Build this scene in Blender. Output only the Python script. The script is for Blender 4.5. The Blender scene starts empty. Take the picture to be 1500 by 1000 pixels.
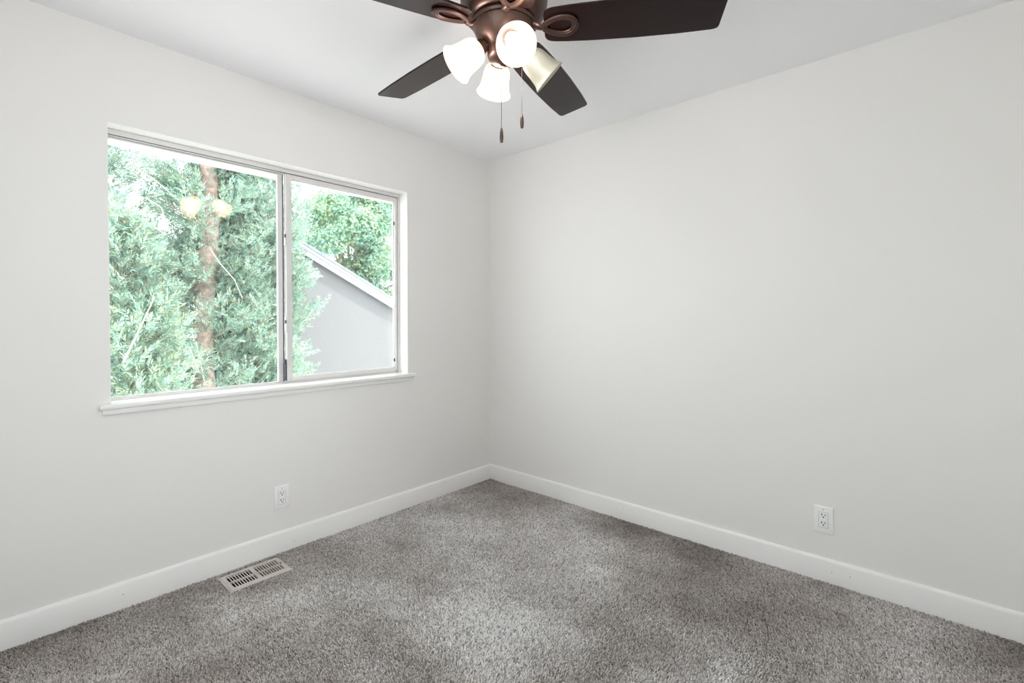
import bpy, bmesh, math
import numpy as np
from mathutils import Vector, Matrix

SC = bpy.context.scene
COL = SC.collection
PI = math.pi

# ------------------------------------------------------------------ camera
YAW, PITCH, ROLL = 0.7304, -0.0146, -0.0005
CAM = Vector((-2.6387, -2.5887, 1.2320))
fw = Vector((math.cos(YAW) * math.cos(PITCH), math.sin(YAW) * math.cos(PITCH), math.sin(PITCH)))
rt = Vector((math.sin(YAW), -math.cos(YAW), 0))
up = rt.cross(fw)
r2 = rt * math.cos(ROLL) + up * math.sin(ROLL)
u2 = -rt * math.sin(ROLL) + up * math.cos(ROLL)
cd = bpy.data.cameras.new('camera')
cam = bpy.data.objects.new('camera', cd)
COL.objects.link(cam)
cam.matrix_world = Matrix(((r2.x, u2.x, -fw.x, CAM.x), (r2.y, u2.y, -fw.y, CAM.y),
                           (r2.z, u2.z, -fw.z, CAM.z), (0, 0, 0, 1)))
cd.sensor_width = 36.0
cd.lens = 703.3 / 1500 * 36
cd.shift_y = (477.8 - 500) / 1500
cd.clip_start = 0.02
SC.camera = cam

# ------------------------------------------------------------------ sky, sun, exposure
world = bpy.data.worlds.new('sky')
SC.world = world
world.use_nodes = True
wb = world.node_tree.nodes['Background']
wb.inputs[0].default_value = (0.93, 0.965, 1.0, 1)
wb.inputs[1].default_value = 4.2
sl = bpy.data.lights.new('sun', 'SUN')
sl.energy = 5.0
sl.angle = math.radians(6)
sl.color = (1.0, 0.96, 0.9)
so = bpy.data.objects.new('sun', sl)
COL.objects.link(so)
so.rotation_euler = Vector((0.50, -0.40, 0.78)).to_track_quat('Z', 'Y').to_euler()
vs = SC.view_settings
vs.view_transform = 'Standard'
vs.look = 'None'
vs.gamma = 1
vs.use_curve_mapping = False
vs.exposure = 0.3
SC.cycles.max_bounces = 12
SC.cycles.diffuse_bounces = 8
SC.cycles.transparent_max_bounces = 12
SC.cycles.use_denoising = True
BULB_WATTS = 3.2

# ------------------------------------------------------------------ materials
def mat(name, color, rough=0.5, metal=0.0, coat=0.0, spec=0.5, emit=None, estr=0.0):
    m = bpy.data.materials.new(name)
    m.use_nodes = True
    b = m.node_tree.nodes['Principled BSDF']
    b.inputs['Base Color'].default_value = (*color, 1)
    b.inputs['Roughness'].default_value = rough
    b.inputs['Metallic'].default_value = metal
    b.inputs['Coat Weight'].default_value = coat
    b.inputs['Specular IOR Level'].default_value = spec
    if emit:
        b.inputs['Emission Color'].default_value = (*emit, 1)
        b.inputs['Emission Strength'].default_value = estr
    return m

def add_bump(m, scale, strength, dist=0.002, detail=3.0):
    nt = m.node_tree
    tc = nt.nodes.new('ShaderNodeTexCoord')
    nz = nt.nodes.new('ShaderNodeTexNoise')
    bp = nt.nodes.new('ShaderNodeBump')
    nz.inputs['Scale'].default_value = scale
    nz.inputs['Detail'].default_value = detail
    bp.inputs['Strength'].default_value = strength
    bp.inputs['Distance'].default_value = dist
    nt.links.new(tc.outputs['Object'], nz.inputs['Vector'])
    nt.links.new(nz.outputs['Fac'], bp.inputs['Height'])
    nt.links.new(bp.outputs['Normal'], nt.nodes['Principled BSDF'].inputs['Normal'])
    return nz

def vary(m, c1, c2, scale, detail=4.0, lo=0.35, hi=0.65, coord='Object'):
    nt = m.node_tree
    tc = nt.nodes.new('ShaderNodeTexCoord')
    nz = nt.nodes.new('ShaderNodeTexNoise')
    cr = nt.nodes.new('ShaderNodeValToRGB')
    nz.inputs['Scale'].default_value = scale
    nz.inputs['Detail'].default_value = detail
    cr.color_ramp.elements[0].position = lo
    cr.color_ramp.elements[1].position = hi
    cr.color_ramp.elements[0].color = (*c1, 1)
    cr.color_ramp.elements[1].color = (*c2, 1)
    nt.links.new(tc.outputs[coord], nz.inputs['Vector'])
    nt.links.new(nz.outputs['Fac'], cr.inputs['Fac'])
    nt.links.new(cr.outputs['Color'], nt.nodes['Principled BSDF'].inputs['Base Color'])
    return m

M = {}
M['wall'] = mat('wall_paint', (0.855, 0.840, 0.823), 0.6, spec=0.3)
add_bump(M['wall'], 140, 0.10, 0.001)
M['ceiling'] = mat('ceiling_paint', (0.962, 0.962, 0.99), 0.8, spec=0.2)
add_bump(M['ceiling'], 90, 0.12, 0.001)
M['trim'] = mat('trim_paint', (0.90, 0.892, 0.88), 0.35, spec=0.5)
M['nail'] = mat('filled_nail_mark', (0.30, 0.27, 0.25), 0.7)
M['alu'] = mat('aged_aluminium', (0.74, 0.72, 0.715), 0.42, 0.2)
add_bump(M['alu'], 60, 0.08, 0.001)
M['track'] = mat('dark_track', (0.10, 0.10, 0.12), 0.5, 0.4)
M['latch'] = mat('polished_latch', (0.80, 0.80, 0.82), 0.2, 0.8)
M['plastic'] = mat('white_plastic', (0.94, 0.94, 0.935), 0.3)
M['gap'] = mat('insert_gap', (0.55, 0.54, 0.53), 0.5)
M['slot'] = mat('slot_dark', (0.025, 0.022, 0.02), 0.6)
M['screw'] = mat('screw_metal', (0.45, 0.44, 0.42), 0.4, 0.7)
M['register'] = mat('register_enamel', (0.60, 0.56, 0.53), 0.45)
M['louver'] = mat('louver_enamel', (0.36, 0.31, 0.27), 0.5)
M['duct'] = mat('duct_metal', (0.012, 0.010, 0.009), 0.8)
M['bronze'] = mat('oil_rubbed_bronze', (0.066, 0.039, 0.031), 0.34, 0.6)
add_bump(M['bronze'], 35, 0.05, 0.001)
M['blade'] = mat('dark_walnut_blade', (0.014, 0.006, 0.006), 0.22, spec=0.28)
M['chain'] = mat('chain_metal', (0.07, 0.06, 0.055), 0.35, 0.8)
M['fob'] = mat('fob_bronze', (0.11, 0.075, 0.06), 0.3, 0.6)
M['shade'] = mat('frosted_glass_lit', (0.03, 0.03, 0.03), 0.35, emit=(1.0, 0.56, 0.27), estr=8.0)
M['shade_dim'] = mat('frosted_glass_dim', (0.26, 0.28, 0.25), 0.35, emit=(1.0, 0.92, 0.62), estr=0.12)
def see_through(m, f):
    nt = m.node_tree
    out = next(n for n in nt.nodes if n.type == 'OUTPUT_MATERIAL')
    tr = nt.nodes.new('ShaderNodeBsdfTransparent')
    ms = nt.nodes.new('ShaderNodeMixShader')
    ms.inputs[0].default_value = f
    nt.links.new(nt.nodes['Principled BSDF'].outputs[0], ms.inputs[1])
    nt.links.new(tr.outputs[0], ms.inputs[2])
    nt.links.new(ms.outputs[0], out.inputs['Surface'])
see_through(M['shade'], 0.72)
see_through(M['shade_dim'], 0.25)
M['bulb'] = mat('bulb_glow', (1, 1, 1), 0.4, emit=(1.0, 0.90, 0.74), estr=6.0)
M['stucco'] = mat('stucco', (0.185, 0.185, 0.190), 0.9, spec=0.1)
add_bump(M['stucco'], 45, 0.5, 0.01)
M['fascia'] = mat('fascia_paint', (0.36, 0.37, 0.40), 0.6)
M['soffit'] = mat('soffit_paint', (0.78, 0.84, 0.80), 0.7)  # faint green of light bounced off the trees mixed into the white
M['shingle'] = mat('shingle', (0.20, 0.21, 0.23), 0.9)
vary(M['shingle'], (0.15, 0.16, 0.18), (0.27, 0.28, 0.30), 30)
M['ground'] = mat('bounce_ground', (0.3, 0.33, 0.22), 0.95)
vary(M['ground'], (0.58, 0.56, 0.53), (0.70, 0.69, 0.67), 1.5)  # pale concrete tone, raised to bounce light up into the room
M['bark'] = mat('bark', (0.35, 0.25, 0.2), 0.9)
vary(M['bark'], (0.22, 0.155, 0.13), (0.46, 0.345, 0.30), 14, 5)
M['twig'] = mat('bare_twig', (0.48, 0.42, 0.36), 0.9)

def glass_mat():
    m = bpy.data.materials.new('window_glass')
    m.use_nodes = True
    nt = m.node_tree
    nt.nodes.clear()
    out = nt.nodes.new('ShaderNodeOutputMaterial')
    mix = nt.nodes.new('ShaderNodeMixShader')
    tr = nt.nodes.new('ShaderNodeBsdfTransparent')
    gl = nt.nodes.new('ShaderNodeBsdfGlossy')
    fr = nt.nodes.new('ShaderNodeFresnel')
    mul = nt.nodes.new('ShaderNodeMath')
    mul.operation = 'MULTIPLY'
    mul.inputs[1].default_value = 1.0
    fr.inputs['IOR'].default_value = 2.2
    tr.inputs['Color'].default_value = (0.93, 0.97, 0.95, 1)
    gl.inputs['Roughness'].default_value = 0.0
    nt.links.new(fr.outputs[0], mul.inputs[0])
    nt.links.new(mul.outputs[0], mix.inputs[0])
    nt.links.new(tr.outputs[0], mix.inputs[1])
    nt.links.new(gl.outputs[0], mix.inputs[2])
    nt.links.new(mix.outputs[0], out.inputs['Surface'])
    return m
M['glass'] = glass_mat()

def leaf_mat(name, dark, light, trans=0.35, noise=1.6):
    """leaf colour: clumps of two greens times a value stored per leaf"""
    m = bpy.data.materials.new(name)
    m.use_nodes = True
    nt = m.node_tree
    b = nt.nodes['Principled BSDF']
    b.inputs['Roughness'].default_value = 0.6
    b.inputs['Specular IOR Level'].default_value = 0.2
    vary(m, dark, light, noise, 3, 0.30, 0.70)
    cr = next(n for n in nt.nodes if n.type == 'VALTORGB')
    at = nt.nodes.new('ShaderNodeAttribute')
    at.attribute_name = 'tint'
    mx = nt.nodes.new('ShaderNodeMix')
    mx.data_type = 'RGBA'
    mx.blend_type = 'MULTIPLY'
    mx.inputs['Factor'].default_value = 1.0
    nt.links.new(cr.outputs['Color'], mx.inputs['A'])
    nt.links.new(at.outputs['Color'], mx.inputs['B'])
    nt.links.new(mx.outputs['Result'], b.inputs['Base Color'])
    tl = nt.nodes.new('ShaderNodeBsdfTranslucent')
    nt.links.new(mx.outputs['Result'], tl.inputs['Color'])
    ms = nt.nodes.new('ShaderNodeMixShader')
    ms.inputs[0].default_value = trans
    out = next(n for n in nt.nodes if n.type == 'OUTPUT_MATERIAL')
    nt.links.new(b.outputs[0], ms.inputs[1])
    nt.links.new(tl.outputs[0], ms.inputs[2])
    nt.links.new(ms.outputs[0], out.inputs['Surface'])
    return m
M['conifer'] = leaf_mat('conifer_leaf', (0.31, 0.46, 0.36), (0.54, 0.72, 0.59))
M['conifer_pale'] = leaf_mat('conifer_leaf_pale', (0.33, 0.47, 0.36), (0.50, 0.66, 0.52))
M['broadleaf'] = leaf_mat('broadleaf', (0.21, 0.40, 0.33), (0.44, 0.60, 0.37), noise=0.8)

def pile_mat():
    m = bpy.data.materials.new('carpet_pile')
    m.use_nodes = True
    nt = m.node_tree
    b = nt.nodes['Principled BSDF']
    b.inputs['Roughness'].default_value = 0.9
    b.inputs['Specular IOR Level'].default_value = 0.1
    at = nt.nodes.new('ShaderNodeAttribute')
    at.attribute_name = 'tint'
    nt.links.new(at.outputs['Color'], b.inputs['Base Color'])
    return m
M['pile'] = pile_mat()
M['backing'] = mat('carpet_backing', (0.36, 0.33, 0.31), 0.95)

# ------------------------------------------------------------------ helpers
def obj(name, bm, m, parent=None, smooth=False, loc=None):
    me = bpy.data.meshes.new(name)
    bmesh.ops.recalc_face_normals(bm, faces=bm.faces)
    bm.to_mesh(me)
    bm.free()
    me.materials.append(m)
    if smooth:
        me.polygons.foreach_set('use_smooth', [True] * len(me.polygons))
        try:
            me.set_sharp_from_angle(angle=math.radians(40))
        except Exception:
            pass
    o = bpy.data.objects.new(name, me)
    COL.objects.link(o)
    if parent:
        o.parent = parent
    if loc:
        o.location = loc
    return o

def tag(o, label=None, cat=None, group=None, kind=None):
    if label: o['label'] = label
    if cat: o['category'] = cat
    if group: o['group'] = group
    if kind: o['kind'] = kind
    return o

def empty(name, loc=(0, 0, 0), rot=(0, 0, 0)):
    o = bpy.data.objects.new(name, None)
    o.empty_display_size = 0.1
    COL.objects.link(o)
    o.location = loc
    o.rotation_euler = rot
    return o

def box(bm, x0, x1, y0, y1, z0, z1, bev=0.0, seg=2, mtx=None):
    r = bmesh.ops.create_cube(bm, size=1.0)
    vs_ = r['verts']
    for v in vs_:
        v.co = Vector((x0 + (v.co.x + .5) * (x1 - x0), y0 + (v.co.y + .5) * (y1 - y0), z0 + (v.co.z + .5) * (z1 - z0)))
    if bev > 0:
        es = list({e for v in vs_ for e in v.link_edges})
        g = bmesh.ops.bevel(bm, geom=es, offset=bev, segments=seg, profile=0.5, affect='EDGES')
        vs_ = list({v for f in g['faces'] for v in f.verts} | {v for v in vs_ if v.is_valid})
    if mtx is not None:
        bmesh.ops.transform(bm, matrix=mtx, verts=vs_)
    return vs_

def lathe(bm, prof, n=40, mtx=None, closed=False):
    """prof: list of (radius, z) spun about z; radius 0 makes a pole"""
    rings = []
    for (r, z) in prof:
        if r < 1e-6:
            rings.append([bm.verts.new((0, 0, z))])
        else:
            rings.append([bm.verts.new((r * math.cos(2 * PI * i / n), r * math.sin(2 * PI * i / n), z)) for i in range(n)])
    prs = list(zip(rings[:-1], rings[1:]))
    if closed:
        prs.append((rings[-1], rings[0]))
    for a, b in prs:
        for i in range(n):
            j = (i + 1) % n
            if len(a) == 1 and len(b) == 1: continue
            if len(a) == 1: bm.faces.new((a[0], b[j], b[i]))
            elif len(b) == 1: bm.faces.new((a[i], a[j], b[0]))
            else: bm.faces.new((a[i], a[j], b[j], b[i]))
    vs_ = [v for r in rings for v in r]
    if mtx is not None:
        bmesh.ops.transform(bm, matrix=mtx, verts=vs_)
    return vs_

def sweep(bm, pts, radii, n=8, closed=False, flat=1.0, upv=Vector((0, 0, 1)), mtx=None):
    """tube along pts; section is an ellipse, its height along upv scaled by flat"""
    P = [Vector(p) for p in pts]
    if not hasattr(radii, '__len__'): radii = [radii] * len(P)
    rings = []
    for i, p in enumerate(P):
        a = P[i - 1] if (i > 0 or closed) else P[i]
        b = P[(i + 1) % len(P)] if (i < len(P) - 1 or closed) else P[i]
        t = (b - a).normalized()
        s = t.cross(upv)
        if s.length < 1e-4: s = t.cross(Vector((1, 0, 0)))
        s.normalize()
        w = s.cross(t)
        rings.append([bm.verts.new(p + s * (radii[i] * math.cos(2 * PI * k / n)) + w * (radii[i] * flat * math.sin(2 * PI * k / n))) for k in range(n)])
    prs = list(zip(rings[:-1], rings[1:]))
    if closed: prs.append((rings[-1], rings[0]))
    for a, b in prs:
        for k in range(n):
            j = (k + 1) % n
            bm.faces.new((a[k], a[j], b[j], b[k]))
    if not closed:
        bm.faces.new(rings[0][::-1])
        bm.faces.new(rings[-1])
    vs_ = [v for r in rings for v in r]
    if mtx is not None:
        bmesh.ops.transform(bm, matrix=mtx, verts=vs_)
    return vs_

def prism(bm, outline, z0, z1, mtx=None, bev=0.0):
    lo = [bm.verts.new((x, y, z0)) for x, y in outline]
    hi = [bm.verts.new((x, y, z1)) for x, y in outline]
    n = len(lo)
    f0 = bm.faces.new(lo[::-1])
    f1 = bm.faces.new(hi)
    for i in range(n):
        bm.faces.new((lo[i], lo[(i + 1) % n], hi[(i + 1) % n], hi[i]))
    vs_ = lo + hi
    if bev:
        es = list(f0.edges) + list(f1.edges)
        g = bmesh.ops.bevel(bm, geom=es, offset=bev, segments=2, profile=0.5, affect='EDGES')
        vs_ = list({v for f in g['faces'] for v in f.verts} | {v for v in vs_ if v.is_valid})
    if mtx is not None:
        bmesh.ops.transform(bm, matrix=mtx, verts=vs_)
    return vs_

def numpy_mesh(name, co, faces_flat, nper, m, parent=None, tint=None):
    """co (n,3); faces_flat: index array, nper corners per face; tint (n,3) per vertex"""
    me = bpy.data.meshes.new(name)
    nf = len(faces_flat) // nper
    me.vertices.add(len(co))
    me.vertices.foreach_set('co', np.ascontiguousarray(co, np.float32).ravel())
    me.loops.add(len(faces_flat))
    me.loops.foreach_set('vertex_index', np.ascontiguousarray(faces_flat, np.int32))
    me.polygons.add(nf)
    me.polygons.foreach_set('loop_start', np.arange(0, nf * nper, nper, dtype=np.int32))
    if tint is not None:
        ca = me.color_attributes.new('tint', 'FLOAT_COLOR', 'POINT')
        ca.data.foreach_set('color', np.concatenate([tint, np.ones((len(tint), 1))], 1).astype(np.float32).ravel())
    me.update(calc_edges=True)
    me.validate()
    me.materials.append(m)
    o = bpy.data.objects.new(name, me)
    COL.objects.link(o)
    if parent: o.parent = parent
    return o

# ------------------------------------------------------------------ room shell
H = 2.44
XB, YB = -3.05, -3.05          # the two walls behind the camera
WX0, WX1, WZ0, WZ1 = -2.268, -0.763, 0.858, 2.057     # window opening
WT = 0.16                      # wall thickness
VX0, VX1, VY0, VY1 = -1.872, -1.636, -0.203, -0.075   # hole for the floor register

bm = bmesh.new()
for (x0, x1, y0, y1) in ((XB, VX0, YB, 0), (VX1, 0, YB, 0), (VX0, VX1, YB, VY0), (VX0, VX1, VY1, 0)):
    box(bm, x0, x1, y0, y1, -0.12, 0)
tag(obj('floor', bm, M['backing']), 'carpeted bedroom floor', None, None, 'structure')

bm = bmesh.new()
box(bm, XB - .16, WT, YB - .16, WT, H, H + .12)
tag(obj('ceiling', bm, M['ceiling']), 'smooth white ceiling above the fan', None, None, 'structure')

bm = bmesh.new()
box(bm, XB - .16, WX0, 0, WT, -.12, H)
box(bm, WX1, WT, 0, WT, -.12, H)
box(bm, WX0, WX1, 0, WT, -.12, WZ0)
box(bm, WX0, WX1, 0, WT, WZ1, H)
tag(obj('wall_left', bm, M['wall']), 'off-white wall holding the window', None, None, 'structure')
bm = bmesh.new()
box(bm, 0, WT, YB - .16, 0, -.12, H)
tag(obj('wall_right', bm, M['wall']), 'blank off-white wall on the right', None, None, 'structure')
bm = bmesh.new()
DX0, DX1, DZ = -2.95, -1.85, 2.08          # opening for the added glass door behind the camera
box(bm, XB - .16, DX0, YB - .16, YB, -.12, H)
box(bm, DX1, 0, YB - .16, YB, -.12, H)
box(bm, DX0, DX1, YB - .16, YB, DZ, H)
box(bm, DX0, DX1, YB - .16, YB, -.12, 0)
tag(obj('wall_back', bm, M['wall']), 'plain off-white wall behind the camera', None, None, 'structure')
bm = bmesh.new()
RY0, RY1 = -2.8, -1.35         # opening for the added window left of the camera
box(bm, XB - .16, XB, YB, RY0, -.12, H)
box(bm, XB - .16, XB, RY1, 0, -.12, H)
box(bm, XB - .16, XB, RY0, RY1, -.12, WZ0)
box(bm, XB - .16, XB, RY0, RY1, WZ1, H)
tag(obj('wall_rear', bm, M['wall']), 'plain off-white wall left of the camera', None, None, 'structure')

BBH, BBT = 0.118, 0.014
def baseboard(name, a, b, label, nails=()):
    """profile swept from a to b (a wall runs along x or y); rounded top edge"""
    a, b = Vector((*a, 0)), Vector((*b, 0))
    d = (b - a).normalized()
    n = Vector((d.y, -d.x, 0))      # into the room (right of travel)
    prof = [(0, -.01), (BBT, -.01), (BBT, BBH - .012), (BBT * .86, BBH - .0075), (BBT * .62, BBH - .003), (BBT * .3, BBH - .0006), (0, BBH)]
    bm = bmesh.new()
    ra = [bm.verts.new(a + n * p + Vector((0, 0, z))) for p, z in prof]
    rb = [bm.verts.new(b + n * p + Vector((0, 0, z))) for p, z in prof]
    for i in range(len(prof) - 1):
        bm.faces.new((ra[i], rb[i], rb[i + 1], ra[i + 1]))
    bm.faces.new(ra); bm.faces.new(rb[::-1])
    bm.faces.new((ra[0], ra[-1], rb[-1], rb[0]))
    o = tag(obj(name, bm, M['trim'], smooth=True), label, None, None, 'structure')
    for (s, z) in nails:
        bm = bmesh.new()
        p = a + d * s + n * (BBT + .0002) + Vector((0, 0, z))
        q = Vector((0, 0, 1)).rotation_difference(n).to_matrix().to_4x4()
        lathe(bm, [(0.0022, -.0008), (0.0022, .0002), (0, .0006)], 10, Matrix.Translation(p) @ q)
        obj('nail_mark', bm, M['nail'], o)
    return o
baseboard('baseboard_left', (XB, 0), (0, 0), 'white baseboard under the window wall', ((XB * -1 - 2.235, .068), (XB * -1 - 1.515, .047)))
baseboard('baseboard_right', (0, 0), (0, YB), 'white baseboard along the blank right wall', ((1.10, .066), (2.22, .062), (2.29, .066)))
baseboard('baseboard_back', (0, YB), (DX1 + .02, YB), 'white baseboard behind the camera')
baseboard('baseboard_rear', (XB, YB), (XB, 0), 'white baseboard left of the camera')

# ------------------------------------------------------------------ carpet pile
rng = np.random.default_rng(7)
def value_noise(x, y, scale, seed):
    g = np.random.default_rng(seed).random((96, 96))
    u, v = x / scale + 40.0, y / scale + 40.0
    iu, iv = np.floor(u).astype(int), np.floor(v).astype(int)
    fu, fv = u - iu, v - iv
    fu, fv = fu * fu * (3 - 2 * fu), fv * fv * (3 - 2 * fv)
    G = lambda a, b: g[a % 96, b % 96]
    return (G(iu, iv) * (1 - fu) + G(iu + 1, iv) * fu) * (1 - fv) + (G(iu, iv + 1) * (1 - fu) + G(iu + 1, iv + 1) * fu) * fv

def carpet():
    s = 0.0050
    gx, gy = np.meshgrid(np.arange(XB + .014, -.0155, s), np.arange(YB + .014, -.0155, s))
    x = (gx + rng.uniform(-.5, .5, gx.shape) * s).ravel()
    y = (gy + rng.uniform(-.5, .5, gy.shape) * s).ravel()
    keep = ~((x > -1.894) & (x < -1.614) & (y > -.228) & (y < -.052)) & (x < -.0145) & (y < -.0145)
    x, y = x[keep], y[keep]
    n = len(x)
    # nap: patches where the pile was brushed different ways by the vacuum and feet
    nap_and_light = 0.55 * value_noise(x + .3 * y, y, .42, 1) + 0.30 * value_noise(x, y + .2 * x, .16, 2) + 0.15 * value_noise(x, y, .07, 3)
    nap_and_light = (nap_and_light - .5) * 2.4
    # window light painted into the tufts: pale mid-floor, darker strips along the walls
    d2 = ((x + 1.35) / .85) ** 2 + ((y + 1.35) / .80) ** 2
    nap_and_light = np.clip(nap_and_light + .75 * np.exp(-d2) - .38, -1, 1)
    ang = 2 * PI * value_noise(x, y, .5, 4)
    h = rng.uniform(.0085, .0118, n)
    rad = rng.uniform(.0024, .0038, n)
    lean = .0035 + .003 * rng.random(n)
    a2 = ang + rng.uniform(-1.6, 1.6, n)
    lx, ly = lean * np.cos(a2), lean * np.sin(a2)
    co = np.zeros((n, 6, 3))
    rot = rng.uniform(0, 2 * PI, n)
    for k in range(3):
        a = rot + 2 * PI * k / 3
        co[:, k, 0] = x + rad * .8 * np.cos(a); co[:, k, 1] = y + rad * .8 * np.sin(a); co[:, k, 2] = 0
        co[:, 3 + k, 0] = x + lx + rad * .75 * np.cos(a + .5); co[:, 3 + k, 1] = y + ly + rad * .75 * np.sin(a + .5)
        co[:, 3 + k, 2] = h * (1 - .12 * k)
    # keep the pile on its own side of the baseboards
    co[:, :, 0] = np.clip(co[:, :, 0], XB + .0145, -.0143); co[:, :, 1] = np.clip(co[:, :, 1], YB + .0145, -.0143)
    t = rng.random(n)
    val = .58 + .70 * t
    val = np.where(rng.random(n) < .14, val * .48, val) * (1 + .38 * nap_and_light)
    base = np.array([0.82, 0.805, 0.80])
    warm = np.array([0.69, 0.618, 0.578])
    w = np.clip(.5 - .6 * nap_and_light, 0, 1)[:, None]
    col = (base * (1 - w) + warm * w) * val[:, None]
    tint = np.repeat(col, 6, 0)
    b = np.arange(n) * 6
    f = []
    for k in range(3):
        j = (k + 1) % 3
        f += [b + k, b + j, b + 3 + j, b + k, b + 3 + j, b + 3 + k]
    f += [b + 3, b + 4, b + 5]
    F = np.stack(f, 1).ravel()
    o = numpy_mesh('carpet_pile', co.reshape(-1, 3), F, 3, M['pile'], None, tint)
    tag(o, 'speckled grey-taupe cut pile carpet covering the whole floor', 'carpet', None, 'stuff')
carpet()

# ------------------------------------------------------------------ window
FY0, FY1 = 0.085, 0.15         # aluminium frame depth
win = tag(empty('window_1', (WX0, 0, WZ0)), 'aluminium sliding window with white sill, trees outside', None, None, 'structure')
W0 = Vector((WX0, 0, WZ0))
def wobj(name, bm, m, parent=win, smooth=False):
    bmesh.ops.transform(bm, matrix=Matrix.Translation(-W0), verts=bm.verts)
    return obj(name, bm, m, parent, smooth)

def ring(bm, x0, x1, y0, y1, z0, z1, tx0, tx1, tz0, tz1, bev=.0015):
    box(bm, x0, x0 + tx0, y0, y1, z0, z1, bev)
    box(bm, x1 - tx1, x1, y0, y1, z0, z1, bev)
    box(bm, x0 + tx0, x1 - tx1, y0, y1, z0, z0 + tz0, bev)
    box(bm, x0 + tx0, x1 - tx1, y0, y1, z1 - tz1, z1, bev)

# outer frame with a two-track channel
bm = bmesh.new()
ring(bm, WX0, WX1, FY0, FY1, WZ0, WZ1, .012, .014, .022, .024)
box(bm, WX0 + .012, WX1 - .014, .089, .093, WZ0 + .022, WZ0 + .030)
box(bm, WX0 + .012, WX1 - .014, .124, .127, WZ0 + .022, WZ0 + .030)
wobj('frame', bm, M['alu'])
bm = bmesh.new()
box(bm, WX0 + .012, WX1 - .014, .0945, .1000, WZ1 - .0262, WZ1 - .0242)
wobj('head_gasket', bm, M['track'])

# white liner boards on the head and jambs of the opening
bm = bmesh.new()
box(bm, WX0 + .003, WX1 - .003, .001, FY0 - .0005, WZ1 - .003, WZ1 - .0002)
box(bm, WX0 + .0002, WX0 + .003, .001, FY0 - .0005, WZ0 + .0228, WZ1 - .0002)
box(bm, WX1 - .003, WX1 - .0002, .001, FY0 - .0005, WZ0 + .0228, WZ1 - .0002)
wobj('jamb_liner', bm, M['trim'])

# fixed left pane: slim frame, meeting stile on the right
def pane(bm, x0, x1, y, z0, z1):
    v = [bm.verts.new(p) for p in ((x0, y, z0), (x1, y, z0), (x1, y, z1), (x0, y, z1))]
    bm.faces.new(v)
bm = bmesh.new()
ring(bm, WX0 + .012, -1.504, .128, .146, WZ0 + .022, WZ1 - .026, .008, .026, .010, .006, .001)
fx = wobj('fixed_sash', bm, M['alu'])
bm = bmesh.new()
pane(bm, WX0 + .018, -1.529, .137, WZ0 + .030, WZ1 - .030)
g = wobj('glass_pane', bm, M['glass'], fx)
bm = bmesh.new()
box(bm, -1.5035, -1.5005, .124, .138, WZ0 + .03, WZ1 - .027)
wobj('weather_strip', bm, M['track'], fx)

# sliding right sash on the inner track
SX0, SX1, SY0, SY1 = -1.499, -0.779, .0935, .1225
bm = bmesh.new()
ring(bm, SX0, SX1, SY0, SY1, WZ0 + .0305, WZ1 - .0265, .031, .018, .026, .024, .002)
# raised inner lip round the glass
ring(bm, SX0 + .031, SX1 - .018, SY0 + .012, SY1 - .006, WZ0 + .0565, WZ1 - .0505, .004, .004, .004, .004, .0008)
sash = wobj('sliding_sash', bm, M['alu'])
bm = bmesh.new()
pane(bm, SX0 + .033, SX1 - .020, .108, WZ0 + .0585, WZ1 - .0525)
wobj('glass_pane', bm, M['glass'], sash)
# two pull latches on the meeting stile, a dark pile seal below
for z in (1.675, 1.205):
    bm = bmesh.new()
    box(bm, SX0 - .009, SX0 - .0002, SY0 - .004, SY0 + .014, z - .042, z + .042, .004, 3)
    la = wobj('latch', bm, M['latch'], sash)
    bm = bmesh.new()
    box(bm, SX0 - .0096, SX0 - .0030, SY0 - .0046, SY0 + .002, z + .004, z + .024, .001)
    wobj('latch_slot', bm, M['track'], la)
bm = bmesh.new()
for i in range(7):
    zz = .895 + i * .013
    box(bm, SX0 - .008 - .002 * (i % 2), SX0 - .0003, SY0 - .001, SY0 + .016, zz, zz + .0125, .002)
box(bm, SX0 - .013, SX0 - .001, SY0 + .002, SY0 + .014, .984, 1.012, .003)
wobj('pile_seal', bm, M['track'], sash)
for z in (1.862, 0.965):
    bm = bmesh.new()
    box(bm, SX1 - .0255, SX1 - .0185, SY0 + .003, SY0 + .011, z - .011, z + .011, .001)
    wobj('stop_clip', bm, M['track'], sash)
bm = bmesh.new()
box(bm, SX1 - .021, SX1 - .008, SY0 - .003, SY0 + .002, .884, .893, .001)
wobj('corner_key', bm, M['screw'], sash)

# stool (inner sill board) and apron
bm = bmesh.new()
out_ = [(WX0 - .036, -.030), (WX1 + .044, -.030), (WX1 + .044, -.0003), (WX1 - .0005, -.0003), (WX1 - .0005, FY0 - .0005), (WX0 + .0005, FY0 - .0005), (WX0 + .0005, -.0003), (WX0 - .036, -.0003)]
prism(bm, out_, WZ0 + .0005, WZ0 + .0225, bev=.006)
wobj('sill_board', bm, M['trim'], smooth=True)
bm = bmesh.new()
box(bm, WX0 - .026, WX1 + .034, -.013, -.0003, WZ0 - .024, WZ0, .003)
wobj('apron', bm, M['trim'], smooth=True)

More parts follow.
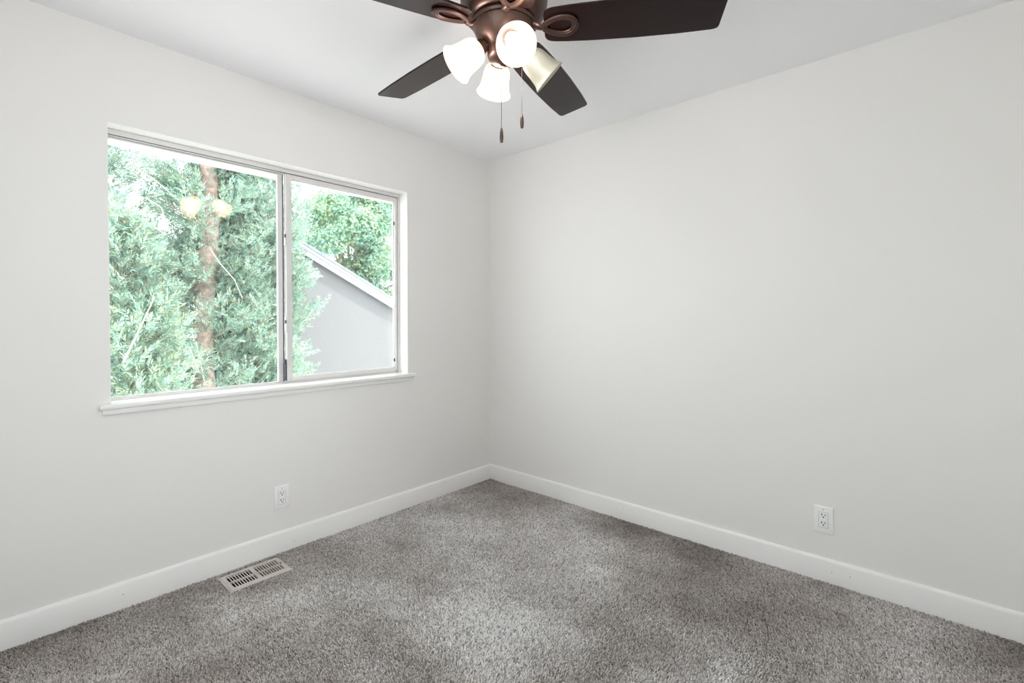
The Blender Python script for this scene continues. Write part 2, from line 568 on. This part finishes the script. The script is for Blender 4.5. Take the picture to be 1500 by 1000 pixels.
# added unseen glazed door behind the camera, lets in fill daylight
dr = tag(empty('added_fill_door', ((DX0 + DX1) / 2, YB, 0)), 'added glazed door behind the camera for fill daylight, under a sun-blocking hood', None, None, 'structure')
dw = (DX1 - DX0) / 2
bm = bmesh.new()
for (x0, x1, z0, z1) in ((-dw, -dw + .07, .001, DZ), (dw - .07, dw, .001, DZ), (-dw + .07, dw - .07, .001, .16), (-dw + .07, dw - .07, DZ - .08, DZ)):
    box(bm, x0, x1, -.13, -.09, z0, z1, .003)
obj('added_door_frame', bm, M['trim'], dr)
bm = bmesh.new()
bm.faces.new([bm.verts.new(p) for p in ((-dw + .06, -.11, .15), (dw - .06, -.11, .15), (dw - .06, -.11, DZ - .07), (-dw + .06, -.11, DZ - .07))])
obj('glass_pane', bm, M['glass'], dr)
bm = bmesh.new()
box(bm, dw - .05, dw - .03, -.0899, -.05, .98, 1.02, .004)
box(bm, dw - .14, dw - .03, -.055, -.042, .99, 1.01, .004)
obj('added_door_handle', bm, M['latch'], dr)
bm = bmesh.new()
box(bm, -1.0, .9, -1.05, -.161, DZ + .30, DZ + .40)
obj('added_sun_hood', bm, M['soffit'], dr)  # overhang added to keep most direct sun out of the door

# added unseen window, lets fill daylight into the room from the left
w2 = tag(empty('added_fill_window', (XB, (RY0 + RY1) / 2, WZ0)), 'added aluminium window left of the camera, for fill daylight', None, None, 'structure')
hy = (RY1 - RY0) / 2
bm = bmesh.new()
for (y0, y1, z0, z1) in ((-hy, -hy + .03, 0, WZ1 - WZ0), (hy - .03, hy, 0, WZ1 - WZ0), (-hy + .03, hy - .03, 0, .03), (-hy + .03, hy - .03, WZ1 - WZ0 - .03, WZ1 - WZ0), (-.02, .02, .03, WZ1 - WZ0 - .03)):
    box(bm, -.15, -.09, y0, y1, z0, z1, .002)
obj('frame', bm, M['alu'], w2)
bm = bmesh.new()
bm.faces.new([bm.verts.new(p) for p in ((-.12, -hy + .02, .02), (-.12, hy - .02, .02), (-.12, hy - .02, WZ1 - WZ0 - .02), (-.12, -hy + .02, WZ1 - WZ0 - .02))])
obj('glass_pane', bm, M['glass'], w2)
bm = bmesh.new()
box(bm, -.0895, .03, -hy + .0005, hy - .0005, .0005, .0225, .005)
obj('sill_board', bm, M['trim'], w2)

# ------------------------------------------------------------------ outlets
def outlet(name, loc, rot, label):
    t = tag(empty(name, loc, rot), label, 'outlet')
    # local frame: x across, z up, -y into the room
    w, h = .0395, .0625
    bm = bmesh.new()
    vs_ = box(bm, -w, w, -.0065, 0, -h, h)
    for v in vs_:
        if v.co.y < -.003:
            v.co.x *= .93; v.co.z *= .955
    es = [e for e in bm.edges]
    bmesh.ops.bevel(bm, geom=es, offset=.0012, segments=2, profile=.5, affect='EDGES')
    obj('wall_plate', bm, M['plastic'], t, smooth=True)
    bm = bmesh.new()
    box(bm, -.0170, .0170, -.0078, -.0064, -.0345, .0345, .0006)
    rc = obj('receptacle', bm, M['plastic'], t)
    for s in (1, -1):
        for (x, z, hw, hh) in ((-.0066, .0195, .0016, .0048), (.0066, .0195, .0014, .0040)):
            bm = bmesh.new()
            box(bm, x - hw, x + hw, -.0084, -.0070, s * .0185 + .006 - hh, s * .0185 + .006 + hh)
            obj('blade_slot', bm, M['slot'], rc)
        bm = bmesh.new()
        lathe(bm, [(0, .0084), (.0031, .0084), (.0031, .0070), (0, .0070)], 14, Matrix.Translation((0, 0, s * .0185 - .0055)) @ Matrix.Rotation(PI / 2, 4, 'X'))
        obj('ground_hole', bm, M['slot'], rc)
    bm = bmesh.new()
    ring(bm, -.0190, .0190, -.0071, -.0064, -.0365, .0365, .0014, .0014, .0014, .0014, 0)
    obj('insert_gap', bm, M['gap'], t)
    for z in (.0485, -.0485):
        bm = bmesh.new()
        lathe(bm, [(0, .0080), (.0022, .0076), (.0029, .0066), (.0029, .0060)], 16, Matrix.Translation((0, 0, z)) @ Matrix.Rotation(PI / 2, 4, 'X'))
        obj('screw', bm, M['screw'] if z > 0 else M['plastic'], t, smooth=True)
    return t
outlet('wall_outlet', (-1.5725, -.0002, .2955), (0, 0, 0), 'white double outlet under the window, on the left wall')
outlet('wall_outlet', (-.0002, -2.1845, .2945), (0, 0, PI / 2 * -1), 'white double outlet low on the blank right wall')

# ------------------------------------------------------------------ floor register
def register():
    cx, cy = (VX0 + VX1) / 2, (VY0 + VY1) / 2
    t = tag(empty('floor_register', (cx, cy, 0)), 'beige metal floor vent set in the carpet by the baseboard', 'vent')
    hw, hd = .1375, .086           # outer half size
    iw, idp = .1135, .0615         # slot field half size
    zt = .0135
    bm = bmesh.new()
    # sloped rim: outer edge low, inner edge high
    o_ = [(-hw, -hd), (hw, -hd), (hw, hd), (-hw, hd)]
    m_ = [(-hw + .008, -hd + .008), (hw - .008, -hd + .008), (hw - .008, hd - .008), (-hw + .008, hd - .008)]
    i_ = [(-iw, -idp), (iw, -idp), (iw, idp), (-iw, idp)]
    L = [[bm.verts.new((x, y, z)) for x, y in q] for q, z in ((o_, .002), (o_, .0075), (m_, zt), (i_, zt), (i_, .003))]
    for a, b in zip(L[:-1], L[1:]):
        for k in range(4):
            bm.faces.new((a[k], a[(k + 1) % 4], b[(k + 1) % 4], b[k]))
    obj('faceplate', bm, M['register'], t)
    bm = bmesh.new()
    box(bm, -.0085, .0085, -idp, idp, .004, zt - .0003)             # bar between the two halves
    box(bm, -iw, iw, -.0032, .0032, .004, zt - .0003)               # bar between the two rows
    obj('cross_bar', bm, M['register'], t)
    n = 9
    for side in (-1, 1):
        for row in (-1, 1):
            bm = bmesh.new()
            x0, x1 = (.0085, iw) if side > 0 else (-iw, -.0085)
            pitch = (x1 - x0) / n
            y0, y1 = (.0032, idp) if row > 0 else (-idp, -.0032)
            for k in range(1, n):
                xc = x0 + k * pitch
                box(bm, xc - .0017, xc + .0017, y0, y1, zt - .0026, zt - .0004)
            obj('slat_row', bm, M['register'], t)
    # louvers under the right half are turned so that they show, those on the left are open
    bm = bmesh.new()
    pitch = (iw - .0085) / n
    for k in range(n):
        xc = .0085 + (k + .5) * pitch
        box(bm, -.0065, .0065, -idp + .001, idp - .001, -.0005, .0005, 0, 2, Matrix.Translation((xc + .001, 0, .0015)) @ Matrix.Rotation(math.radians(24), 4, 'Y'))
    obj('louver_set', bm, M['louver'], t)
    bm = bmesh.new()
    for k in range(n):
        xc = -iw + (k + .5) * pitch
        box(bm, -.0065, .0065, -idp + .001, idp - .001, -.0005, .0005, 0, 2, Matrix.Translation((xc, 0, -.006)) @ Matrix.Rotation(math.radians(80), 4, 'Y'))
    obj('louver_set', bm, M['duct'], t)
    bm = bmesh.new()
    box(bm, .1165, .1205, -.006, .012, zt - .001, zt + .006, .001)
    obj('damper_lever', bm, M['louver'], t)
    bm = bmesh.new()
    a, b, d = (VX1 - VX0) / 2 - .0005, (VY1 - VY0) / 2 - .0005, -.118
    v = [bm.verts.new(p) for p in ((-a, -b, d), (a, -b, d), (a, b, d), (-a, b, d), (-a, -b, .002), (a, -b, .002), (a, b, .002), (-a, b, .002))]
    bm.faces.new(v[:4])
    for k in range(4):
        bm.faces.new((v[k], v[(k + 1) % 4], v[4 + (k + 1) % 4], v[4 + k]))
    obj('duct_boot', bm, M['duct'], t)
register()

# ------------------------------------------------------------------ ceiling fan
FC = Vector((-1.421, -1.4615, 0))
PHASE = math.radians(15.2)
BZ = 2.223
BPITCH = math.radians(-12.2)
def fan():
    t = tag(empty('ceiling_fan', (FC.x, FC.y, H)), 'dark bronze five-blade ceiling fan with four frosted lamp shades', 'ceiling fan')
    T0 = Matrix.Translation((0, 0, -H))
    def part(name, bm, m, parent=t, smooth=True):
        bmesh.ops.transform(bm, matrix=T0, verts=bm.verts)
        return obj(name, bm, m, parent, smooth)
    # motor housing, hugging the ceiling
    bm = bmesh.new()
    lathe(bm, [(0, 2.4395), (.118, 2.4395), (.120, 2.425), (.112, 2.405), (.112, 2.395), (.135, 2.385), (.146, 2.370), (.149, 2.350), (.149, 2.315),
               (.147, 2.300), (.145, 2.297), (.143, 2.282), (.135, 2.264), (.122, 2.252), (.112, 2.247), (0, 2.247)], 56)
    part('motor_housing', bm, M['bronze'])
    # rotor flange that carries the irons
    bm = bmesh.new()
    lathe(bm, [(0, 2.247), (.104, 2.247), (.110, 2.243), (.112, 2.236), (.108, 2.230), (0, 2.230)], 56)
    part('rotor_flange', bm, M['bronze'])
    # switch housing and light kit bowl
    bm = bmesh.new()
    lathe(bm, [(0, 2.230), (.103, 2.230), (.105, 2.226), (.103, 2.219), (.097, 2.207), (.084, 2.186), (.070, 2.170), (.060, 2.160),
               (.058, 2.152), (.056, 2.132), (.052, 2.122), (.042, 2.114), (.030, 2.110), (.018, 2.107), (.010, 2.100), (0, 2.098)], 48)
    part('switch_housing', bm, M['bronze'])
    # ornate ribs on the bowl
    # blades and irons
    W = [(.138, .060), (.16, .067), (.2, .072), (.3, .077), (.45, .079), (.6, .076), (.717, .069)]
    def hw(r): return float(np.interp(r, [a for a, _ in W], [b for _, b in W]))
    def outline():
        r0, r1, cr, ct = .138, .717, .026, .013
        pts = []
        for k in range(7):      # root corner, -t side
            a = PI / 2 * k / 6
            pts.append((r0 + cr - cr * math.cos(a), -(hw(r0 + cr) - cr + cr * math.sin(a))))
        for r in np.linspace(r0 + cr + .02, r1 - ct - .01, 16): pts.append((r, -hw(r)))
        for k in range(6):
            a = PI / 2 * k / 5
            pts.append((r1 - ct + ct * math.sin(a), -(hw(r1) - ct + ct * math.cos(a))))
        return pts + [(x, -y) for x, y in pts[::-1]]
    extra = {0: -0.2, 1: 0.5, 2: 0.0, 3: 0.0, 4: 0.8}
    for k in range(5):
        a = PHASE + k * 2 * PI / 5 + math.radians(extra[k])
        R = Matrix.Translation((0, 0, BZ)) @ Matrix.Rotation(a, 4, 'Z') @ Matrix.Rotation(BPITCH, 4, 'X')
        bm = bmesh.new()
        prism(bm, outline(), 0, .0065, R, .0015)
        part('blade', bm, M['blade'], t, False)
        # iron: S-shaped arm from the flange that opens into a teardrop loop under the blade
        bm = bmesh.new()
        loop = []
        for i in range(28):
            u = 2 * PI * i / 28
            rr = .190 - .056 * math.cos(u)
            wid = .036 * math.sin(u) * (1.0 - .28 * math.cos(u))
            loop.append((rr, wid - .004, -.0065))
        sweep(bm, loop, .0088, 8, True, .62, mtx=R)
        loop2 = [(.190 + (x - .190) * .80, (y + .004) * .74 - .004, -.0058) for x, y, z in loop]
        sweep(bm, loop2, .0042, 6, True, .8, mtx=R)
        arm = [(.085, -.006, .012), (.098, -.010, .004), (.112, -.012, -.006), (.124, -.010, -.011), (.138, -.005, -.009)]
        sweep(bm, arm, [.016, .015, .013, .012, .011], 10, False, .5, mtx=R)
        iron = part('blade_iron', bm, M['bronze'], t)
        bm = bmesh.new()
        lathe(bm, [(0, -.0150), (.0030, -.0146), (.0042, -.0130), (.0042, -.0100)], 14, R @ Matrix.Translation((.244, -.004, 0)))
        part('screw', bm, M['chain'], iron)
    # lamp arms, shades, bulbs
    az0 = math.radians(-137.42 + 13.82)
    tilt = math.radians(40.2)
    for k in range(4):
        a = az0 + k * PI / 2
        # local: z along the lamp axis pointing out of the mouth
        ax = Vector((math.cos(a) * math.cos(tilt), math.sin(a) * math.cos(tilt), -math.sin(tilt)))
        neck = Vector((math.cos(a) * .083, math.sin(a) * .083, 2.151))
        Q = Matrix.Translation(neck) @ ax.to_track_quat('Z', 'Y').to_matrix().to_4x4()
        bm = bmesh.new()
        d = Vector((math.cos(a), math.sin(a), 0))
        sweep(bm, [d * .040 + Vector((0, 0, 2.160)), d * .055 + Vector((0, 0, 2.166)), neck - ax * .022, neck - ax * .006], [.013, .012, .012, .013], 14)
        lathe(bm, [(0, -.022), (.016, -.022), (.022, -.014), (.026, .000), (.028, .008), (.027, .012), (0, .012)], 28, Q)
        arm_ = part('lamp_arm', bm, M['bronze'])
        # fitter thumb screw
        bm = bmesh.new()
        lathe(bm, [(0, 0), (.0035, 0), (.0035, .010), (0, .011)], 10, Q @ Matrix.Translation((0, .026, .004)) @ Matrix.Rotation(-PI / 2, 4, 'X'))
        part('thumb_screw', bm, M['chain'], arm_)
        outer = [(.0235, .006), (.031, .0075), (.0385, .013), (.0435, .021), (.0465, .033), (.0482, .047), (.0495, .062), (.0515, .077), (.0545, .090), (.0590, .100), (.0640, .1070)]
        inner = [(r - .0030, z + .0006) for r, z in outer]
        bm = bmesh.new()
        lathe(bm, outer + [(.0632, .1085)] + inner[::-1], 44, Q, closed=True)
        dim = (k == 1)
        sh = part('lamp_shade', bm, M['shade_dim'] if dim else M['shade'])
        if dim: sh['label'] = 'dimmer greenish-white lamp shade'
        bm = bmesh.new()
        lathe(bm, [(0, .013), (.013, .013), (.018, .022), (.0225, .028), (.0235, .034), (.022, .040), (.016, .046), (.008, .0488), (0, .0495)], 28, Q)
        part('bulb', bm, M['bulb'] if not dim else M['shade_dim'], sh)
        if not dim:
            ld = bpy.data.lights.new('bulb_light', 'POINT')
            ld.energy = BULB_WATTS
            ld.color = (0.965, 0.975, 1.0)
            ld.shadow_soft_size = .03
            lo = bpy.data.objects.new('bulb_light', ld)
            COL.objects.link(lo)
            lo.parent = sh
            lo.location = (neck + ax * .072) - Vector((0, 0, H))
    # pull chains
    for (p, z0, z1) in ((Vector((-.006, .006, 0)), 2.106, 1.888), (Vector((.0405, -.0465, 0)), 2.122, 1.937)):
        bm = bmesh.new()
        prof = [(0, z0)]
        nb = int((z0 - z1) / .0034)
        for i in range(nb):
            z = z0 - (i + .5) * (z0 - z1) / nb
            prof += [(.0006, z + .0014), (.00115, z + .0005), (.00115, z - .0005), (.0006, z - .0014)]
        prof += [(0, z1)]
        lathe(bm, prof, 6, Matrix.Translation(p))
        ch = part('pull_chain', bm, M['chain'])
        bm = bmesh.new()
        lathe(bm, [(0, z1 + .001), (.0025, z1), (.0040, z1 - .006), (.0058, z1 - .016), (.0065, z1 - .028), (.0060, z1 - .040), (.0045, z1 - .0485), (.0020, z1 - .050), (0, z1 - .050)], 16, Matrix.Translation(p))
        part('chain_fob', bm, M['fob'], ch)
fan()

# ------------------------------------------------------------------ outside
GZ = -2.8
bm = bmesh.new()
box(bm, -30, 40, .3, 50, GZ - .2, GZ)
tag(obj('ground', bm, M['ground']), 'pale unseen ground below the window, bounces light indoors', None, None, 'structure')

ev = tag(empty('eave', (-1.4, .16, 2.21)), 'white roof overhang above the window, outdoors', None, None, 'structure')
bm = bmesh.new()
box(bm, -4, 3, 0, .59, 0, .02)
obj('soffit', bm, M['soffit'], ev)
bm = bmesh.new()
box(bm, -4, 3, .59, .612, -.036, .16, .002)
obj('fascia_board', bm, M['trim'], ev)
bm = bmesh.new()
v = [bm.verts.new(p) for p in ((-4, .66, .165), (3, .66, .165), (3, -.1, .42), (-4, -.1, .42), (-4, .66, .185), (3, .66, .185), (3, -.1, .44), (-4, -.1, .44))]
for f in ((0, 1, 2, 3), (4, 7, 6, 5), (0, 4, 5, 1), (2, 6, 7, 3), (0, 3, 7, 4), (1, 5, 6, 2)): bm.faces.new([v[i] for i in f])
obj('roof_edge', bm, M['shingle'], ev)

# neighbour's gabled house
def house():
    Y0, Y1 = 6.0, 9.4
    rx, rz = 0.55, 2.985            # ridge
    sl_ = .503
    xr, xl = 6.2, -5.1
    ez = lambda x: rz - sl_ * abs(x - rx)
    t = tag(empty('neighbor_house', (rx, Y0, GZ)), 'white stucco gabled house next door, seen through the right pane', 'house')
    bm = bmesh.new()
    drop = .12
    out_ = [(xl + .3, GZ), (xr - .3, GZ), (xr - .3, ez(xr - .3) - drop), (rx, rz - drop), (xl + .3, ez(xl + .3) - drop)]
    a = [bm.verts.new((x - rx, .12, z - GZ)) for x, z in out_]
    b = [bm.verts.new((x - rx, Y1 - Y0, z - GZ)) for x, z in out_]
    bm.faces.new(a); bm.faces.new(b[::-1])
    for i in range(5): bm.faces.new((a[i], b[i], b[(i + 1) % 5], a[(i + 1) % 5]))
    obj('wall', bm, M['stucco'], t)
    for sgn, xe in ((1, xr), (-1, xl)):
        for (nm, y0, y1, z0, z1, mm) in (('fascia_board', 0, .035, -.185, -.022, M['fascia']), ('fascia_trim', -.018, -.0005, -.085, -.022, M['fascia']), ('roof', -.03, Y1 - Y0 + .2, -.021, .035, M['shingle'])):
            bm = bmesh.new()
            q = []
            for y in (y0, y1):
                for x in (rx, xe):
                    for z in (z0, z1):
                        q.append(bm.verts.new((x - rx, y, ez(x) + z - GZ)))
            for f in ((0, 1, 3, 2), (4, 6, 7, 5), (0, 4, 5, 1), (2, 3, 7, 6), (1, 5, 7, 3), (0, 2, 6, 4)): bm.faces.new([q[i] for i in f])
            obj(nm, bm, mm, t)
house()

def norm(v): return v / np.maximum(np.linalg.norm(v, axis=-1, keepdims=True), 1e-9)

def leaf_cards(name, P, D, N, L, Wd, m, parent, rg, tvar=(.7, 1.25)):
    """one small pointed leaf (a folded rhombus, two quads' worth of tris) per row"""
    S = norm(np.cross(D, N))
    n = len(P)
    co = np.zeros((n, 4, 3))
    co[:, 0] = P
    co[:, 1] = P + D * (L * .45)[:, None] + S * (Wd * .5)[:, None]
    co[:, 2] = P + D * L[:, None]
    co[:, 3] = P + D * (L * .45)[:, None] - S * (Wd * .5)[:, None]
    co[:, 2] += N * (L * .12)[:, None]
    b = np.arange(n) * 4
    F = np.stack([b, b + 1, b + 2, b, b + 2, b + 3], 1).ravel()
    v = rg.uniform(*tvar, n)
    hue = rg.normal(0, .10, n)
    tint = np.stack([v * (1 + hue * 1.6), v, v * (1 - hue)], 1)
    brown = rg.random(n) < .035
    tint[brown] = np.array([1.35, .78, .8]) * v[brown][:, None]
    return numpy_mesh(name, co.reshape(-1, 3), F, 3, m, parent, np.repeat(tint, 4, 0))

CAMV = np.array([CAM.x, CAM.y, CAM.z])
def conifer(name, label, base, top, rad, trunk_r, lean, m, seed, nb, dens, zlo, shape=1.0, gap=0.0, bare=()):
    rg = np.random.default_rng(seed)
    b0 = np.array(base, float)
    t = tag(empty(name, base), label, 'tree', 'conifers outside the window')
    ht = top - base[2]
    def trunk_at(z): f = (z - base[2]) / ht; return np.stack([lean[0] * f, lean[1] * f, z - base[2]], -1)
    bm = bmesh.new()
    zs = np.linspace(0, ht * .97, 26)
    pts = [tuple(trunk_at(z + base[2]) + np.array([.03 * math.sin(z * 2.1 + seed), .03 * math.cos(z * 1.7), 0])) for z in zs]
    sweep(bm, pts, [trunk_r * (1 - .82 * z / ht) for z in zs], 12, upv=Vector((1, 0, 0)))
    P, D, N = [], [], []
    bmb = bm
    for i in range(nb):
        z = zlo + (top - zlo) * (i + rg.random()) / nb
        f = (z - zlo) / (top - zlo)
        R = rad * (min(1.0, ((1 - f) * 1.9) ** .75)) ** shape * rg.uniform(.78, 1.1)
        az = rg.uniform(0, 2 * PI)
        if gap > 0:
            toc = math.atan2(CAMV[1] - b0[1], CAMV[0] - b0[0])
            if abs((az - toc + PI) % (2 * PI) - PI) < .85 and rg.random() < gap: continue
        s0 = trunk_at(z - .25 * R)
        d0 = np.array([math.cos(az), math.sin(az), .35])
        ns = 9
        u = np.linspace(0, 1, ns)
        path = s0[None] + d0[None] * (u * R)[:, None] + np.stack([0 * u, 0 * u, .30 * R * u ** 2], 1) + rg.normal(0, .012, (ns, 3)).cumsum(0)
        sweep(bmb, [tuple(p) for p in path], [.012 * (1 - .8 * uu) * (.6 + rad * .5) for uu in u], 5)
        tn = norm(np.gradient(path, axis=0))
        K = int(dens * (8 + 60 * R))
        for _ in range(K):
            uu = rg.uniform(.14, 1) ** .85
            k = min(ns - 1, int(uu * (ns - 1)))
            p = path[k] + rg.normal(0, .075, 3) * np.array([1, 1, .9])
            sd = norm(tn[k] * .8 + rg.normal(0, .55, 3) + np.array([0, 0, .35]))
            nn = norm(np.cross(sd, rg.normal(0, 1, 3)))
            nl = 16
            sv = np.linspace(.1, 1, nl)
            ln = rg.uniform(.11, .20)
            side = np.where(np.arange(nl) % 2, 1, -1)[:, None]
            S = np.cross(sd, nn)
            P.append(p + sd * (sv * ln)[:, None] + nn * (.03 * sv ** 2)[:, None])
            D.append(norm(sd[None] * .9 + side * S[None] * (1.0 - .6 * sv)[:, None] + rg.normal(0, .18, (nl, 3))))
            N.append(np.repeat(nn[None], nl, 0))
    obj('trunk', bmb, M['bark'], t, True)
    P, D, N = np.concatenate(P), np.concatenate(D), np.concatenate(N)
    N = norm(N + rg.normal(0, .3, N.shape))
    n = len(P)
    leaf_cards('foliage', P, D, N, rg.uniform(.036, .072, n), rg.uniform(.009, .018, n), m, t, rg, (.50, 1.20))
    for pl in bare:
        bm = bmesh.new()
        q = [np.array(p) - b0 for p in pl]
        sweep(bm, [tuple(p) for p in q], list(np.linspace(.009, .004, len(q))), 6)
        obj('bare_limb', bm, M['twig'], t, True)
    return t

conifer('conifer_tree', 'tall conifer with the thick brown trunk, in the middle of the left pane', (-.72, 4.6, GZ), 7.4, .72, .19, (.25, .1), M['conifer'], 3, 330, 1.0, -1.4, .8, .78,
        bare=([(-1.45, 4.0, 2.88), (-1.29, 4.0, 2.80), (-1.06, 4.1, 2.65), (-.72, 4.35, 2.40)], [(-1.37, 4.0, 2.58), (-1.23, 4.0, 2.50), (-1.18, 4.0, 2.34)],
              [(-.62, 4.45, 2.15), (-.58, 4.2, 1.94), (-.45, 4.1, 1.74), (-.36, 4.08, 1.50)],
              [(-.98, 4.0, .93), (-.87, 4.0, .60)], [(-.95, 4.0, .49), (-.83, 4.0, .85)], [(-.89, 4.05, .97), (-.80, 4.05, .45)]))
conifer('conifer_tree', 'conifer just left of the white gabled house, behind the window meeting stile', (.08, 4.95, GZ), 6.6, .72, .12, (.05, 0), M['conifer'], 12, 300, 1.0, -1.2, .8, 0)
conifer('conifer_tree', 'pointed conifer at the left edge of the window', (-2.10, 4.6, GZ), 5.0, .92, .13, (0, 0), M['conifer'], 5, 230, .95, -1.0, 1.0)
conifer('conifer_tree', 'low pale conifer in front of the others, at lower left of the window', (-1.66, 3.45, GZ), 2.25, .56, .09, (0, 0), M['conifer_pale'], 8, 150, 1.1, -.8, 1.0, 0,
        bare=([(-1.78, 2.75, .86), (-1.66, 2.75, 1.16), (-1.55, 2.75, 1.44)],))

def broadleaf(name, label, base, centers, m, seed, dens):
    rg = np.random.default_rng(seed)
    t = tag(empty(name, base), label, 'tree')
    b0 = np.array(base, float)
    P, N = [], []
    bm = bmesh.new()
    zc = min(c[2] for c in centers)
    sweep(bm, [(0, 0, 0), (.05, .05, (zc - base[2]) * .5), (.0, .1, zc - base[2])], [.22, .18, .14], 10, upv=Vector((1, 0, 0)))
    for c in centers:
        q = np.array(c[:3]) - b0
        sweep(bm, [(0, .1, zc - base[2] - .1), tuple(q * np.array([.5, .5, .5]) + np.array([0, .05, .5 * (zc - base[2])])), tuple(q)], [.09, .06, .02], 6)
        n = int(dens * c[3] ** 2)
        d = norm(rg.normal(0, 1, (n, 3)))
        r = c[3] * rg.uniform(.25, 1, n) ** .5
        p = q + d * r[:, None] * np.array([1, 1, .85]) + rg.normal(0, .05, (n, 3))
        P.append(p); N.append(norm(d + rg.normal(0, .6, (n, 3)) + np.array([0, 0, .5])))
    obj('trunk', bm, M['bark'], t, True)
    P, N = np.concatenate(P), np.concatenate(N)
    D = norm(np.cross(N, rg.normal(0, 1, P.shape)))
    n = len(P)
    leaf_cards('foliage', P, D, N, rg.uniform(.09, .16, n), rg.uniform(.05, .09, n), m, t, rg, (.65, 1.3))
rgc = np.random.default_rng(21)
cs = []
for i in range(26):
    a, rr = rgc.uniform(0, 2 * PI), 1.9 * math.sqrt(rgc.random())
    cs.append((5.75 + rr * math.cos(a) * 1.15, 11.5 + rr * math.sin(a) * .6, 3.85 + rgc.uniform(-2.1, 1.75) * (1 - .3 * rr / 1.9), rgc.uniform(.5, .85)))
for i in range(7): cs.append((4.6 + .45 * i, 11.3, 2.6 - .18 * i, .62))
broadleaf('broadleaf_tree', 'bright green leafy tree rising behind the white house roof', (5.75, 11.9, GZ), cs, M['broadleaf'], 31, 2600)
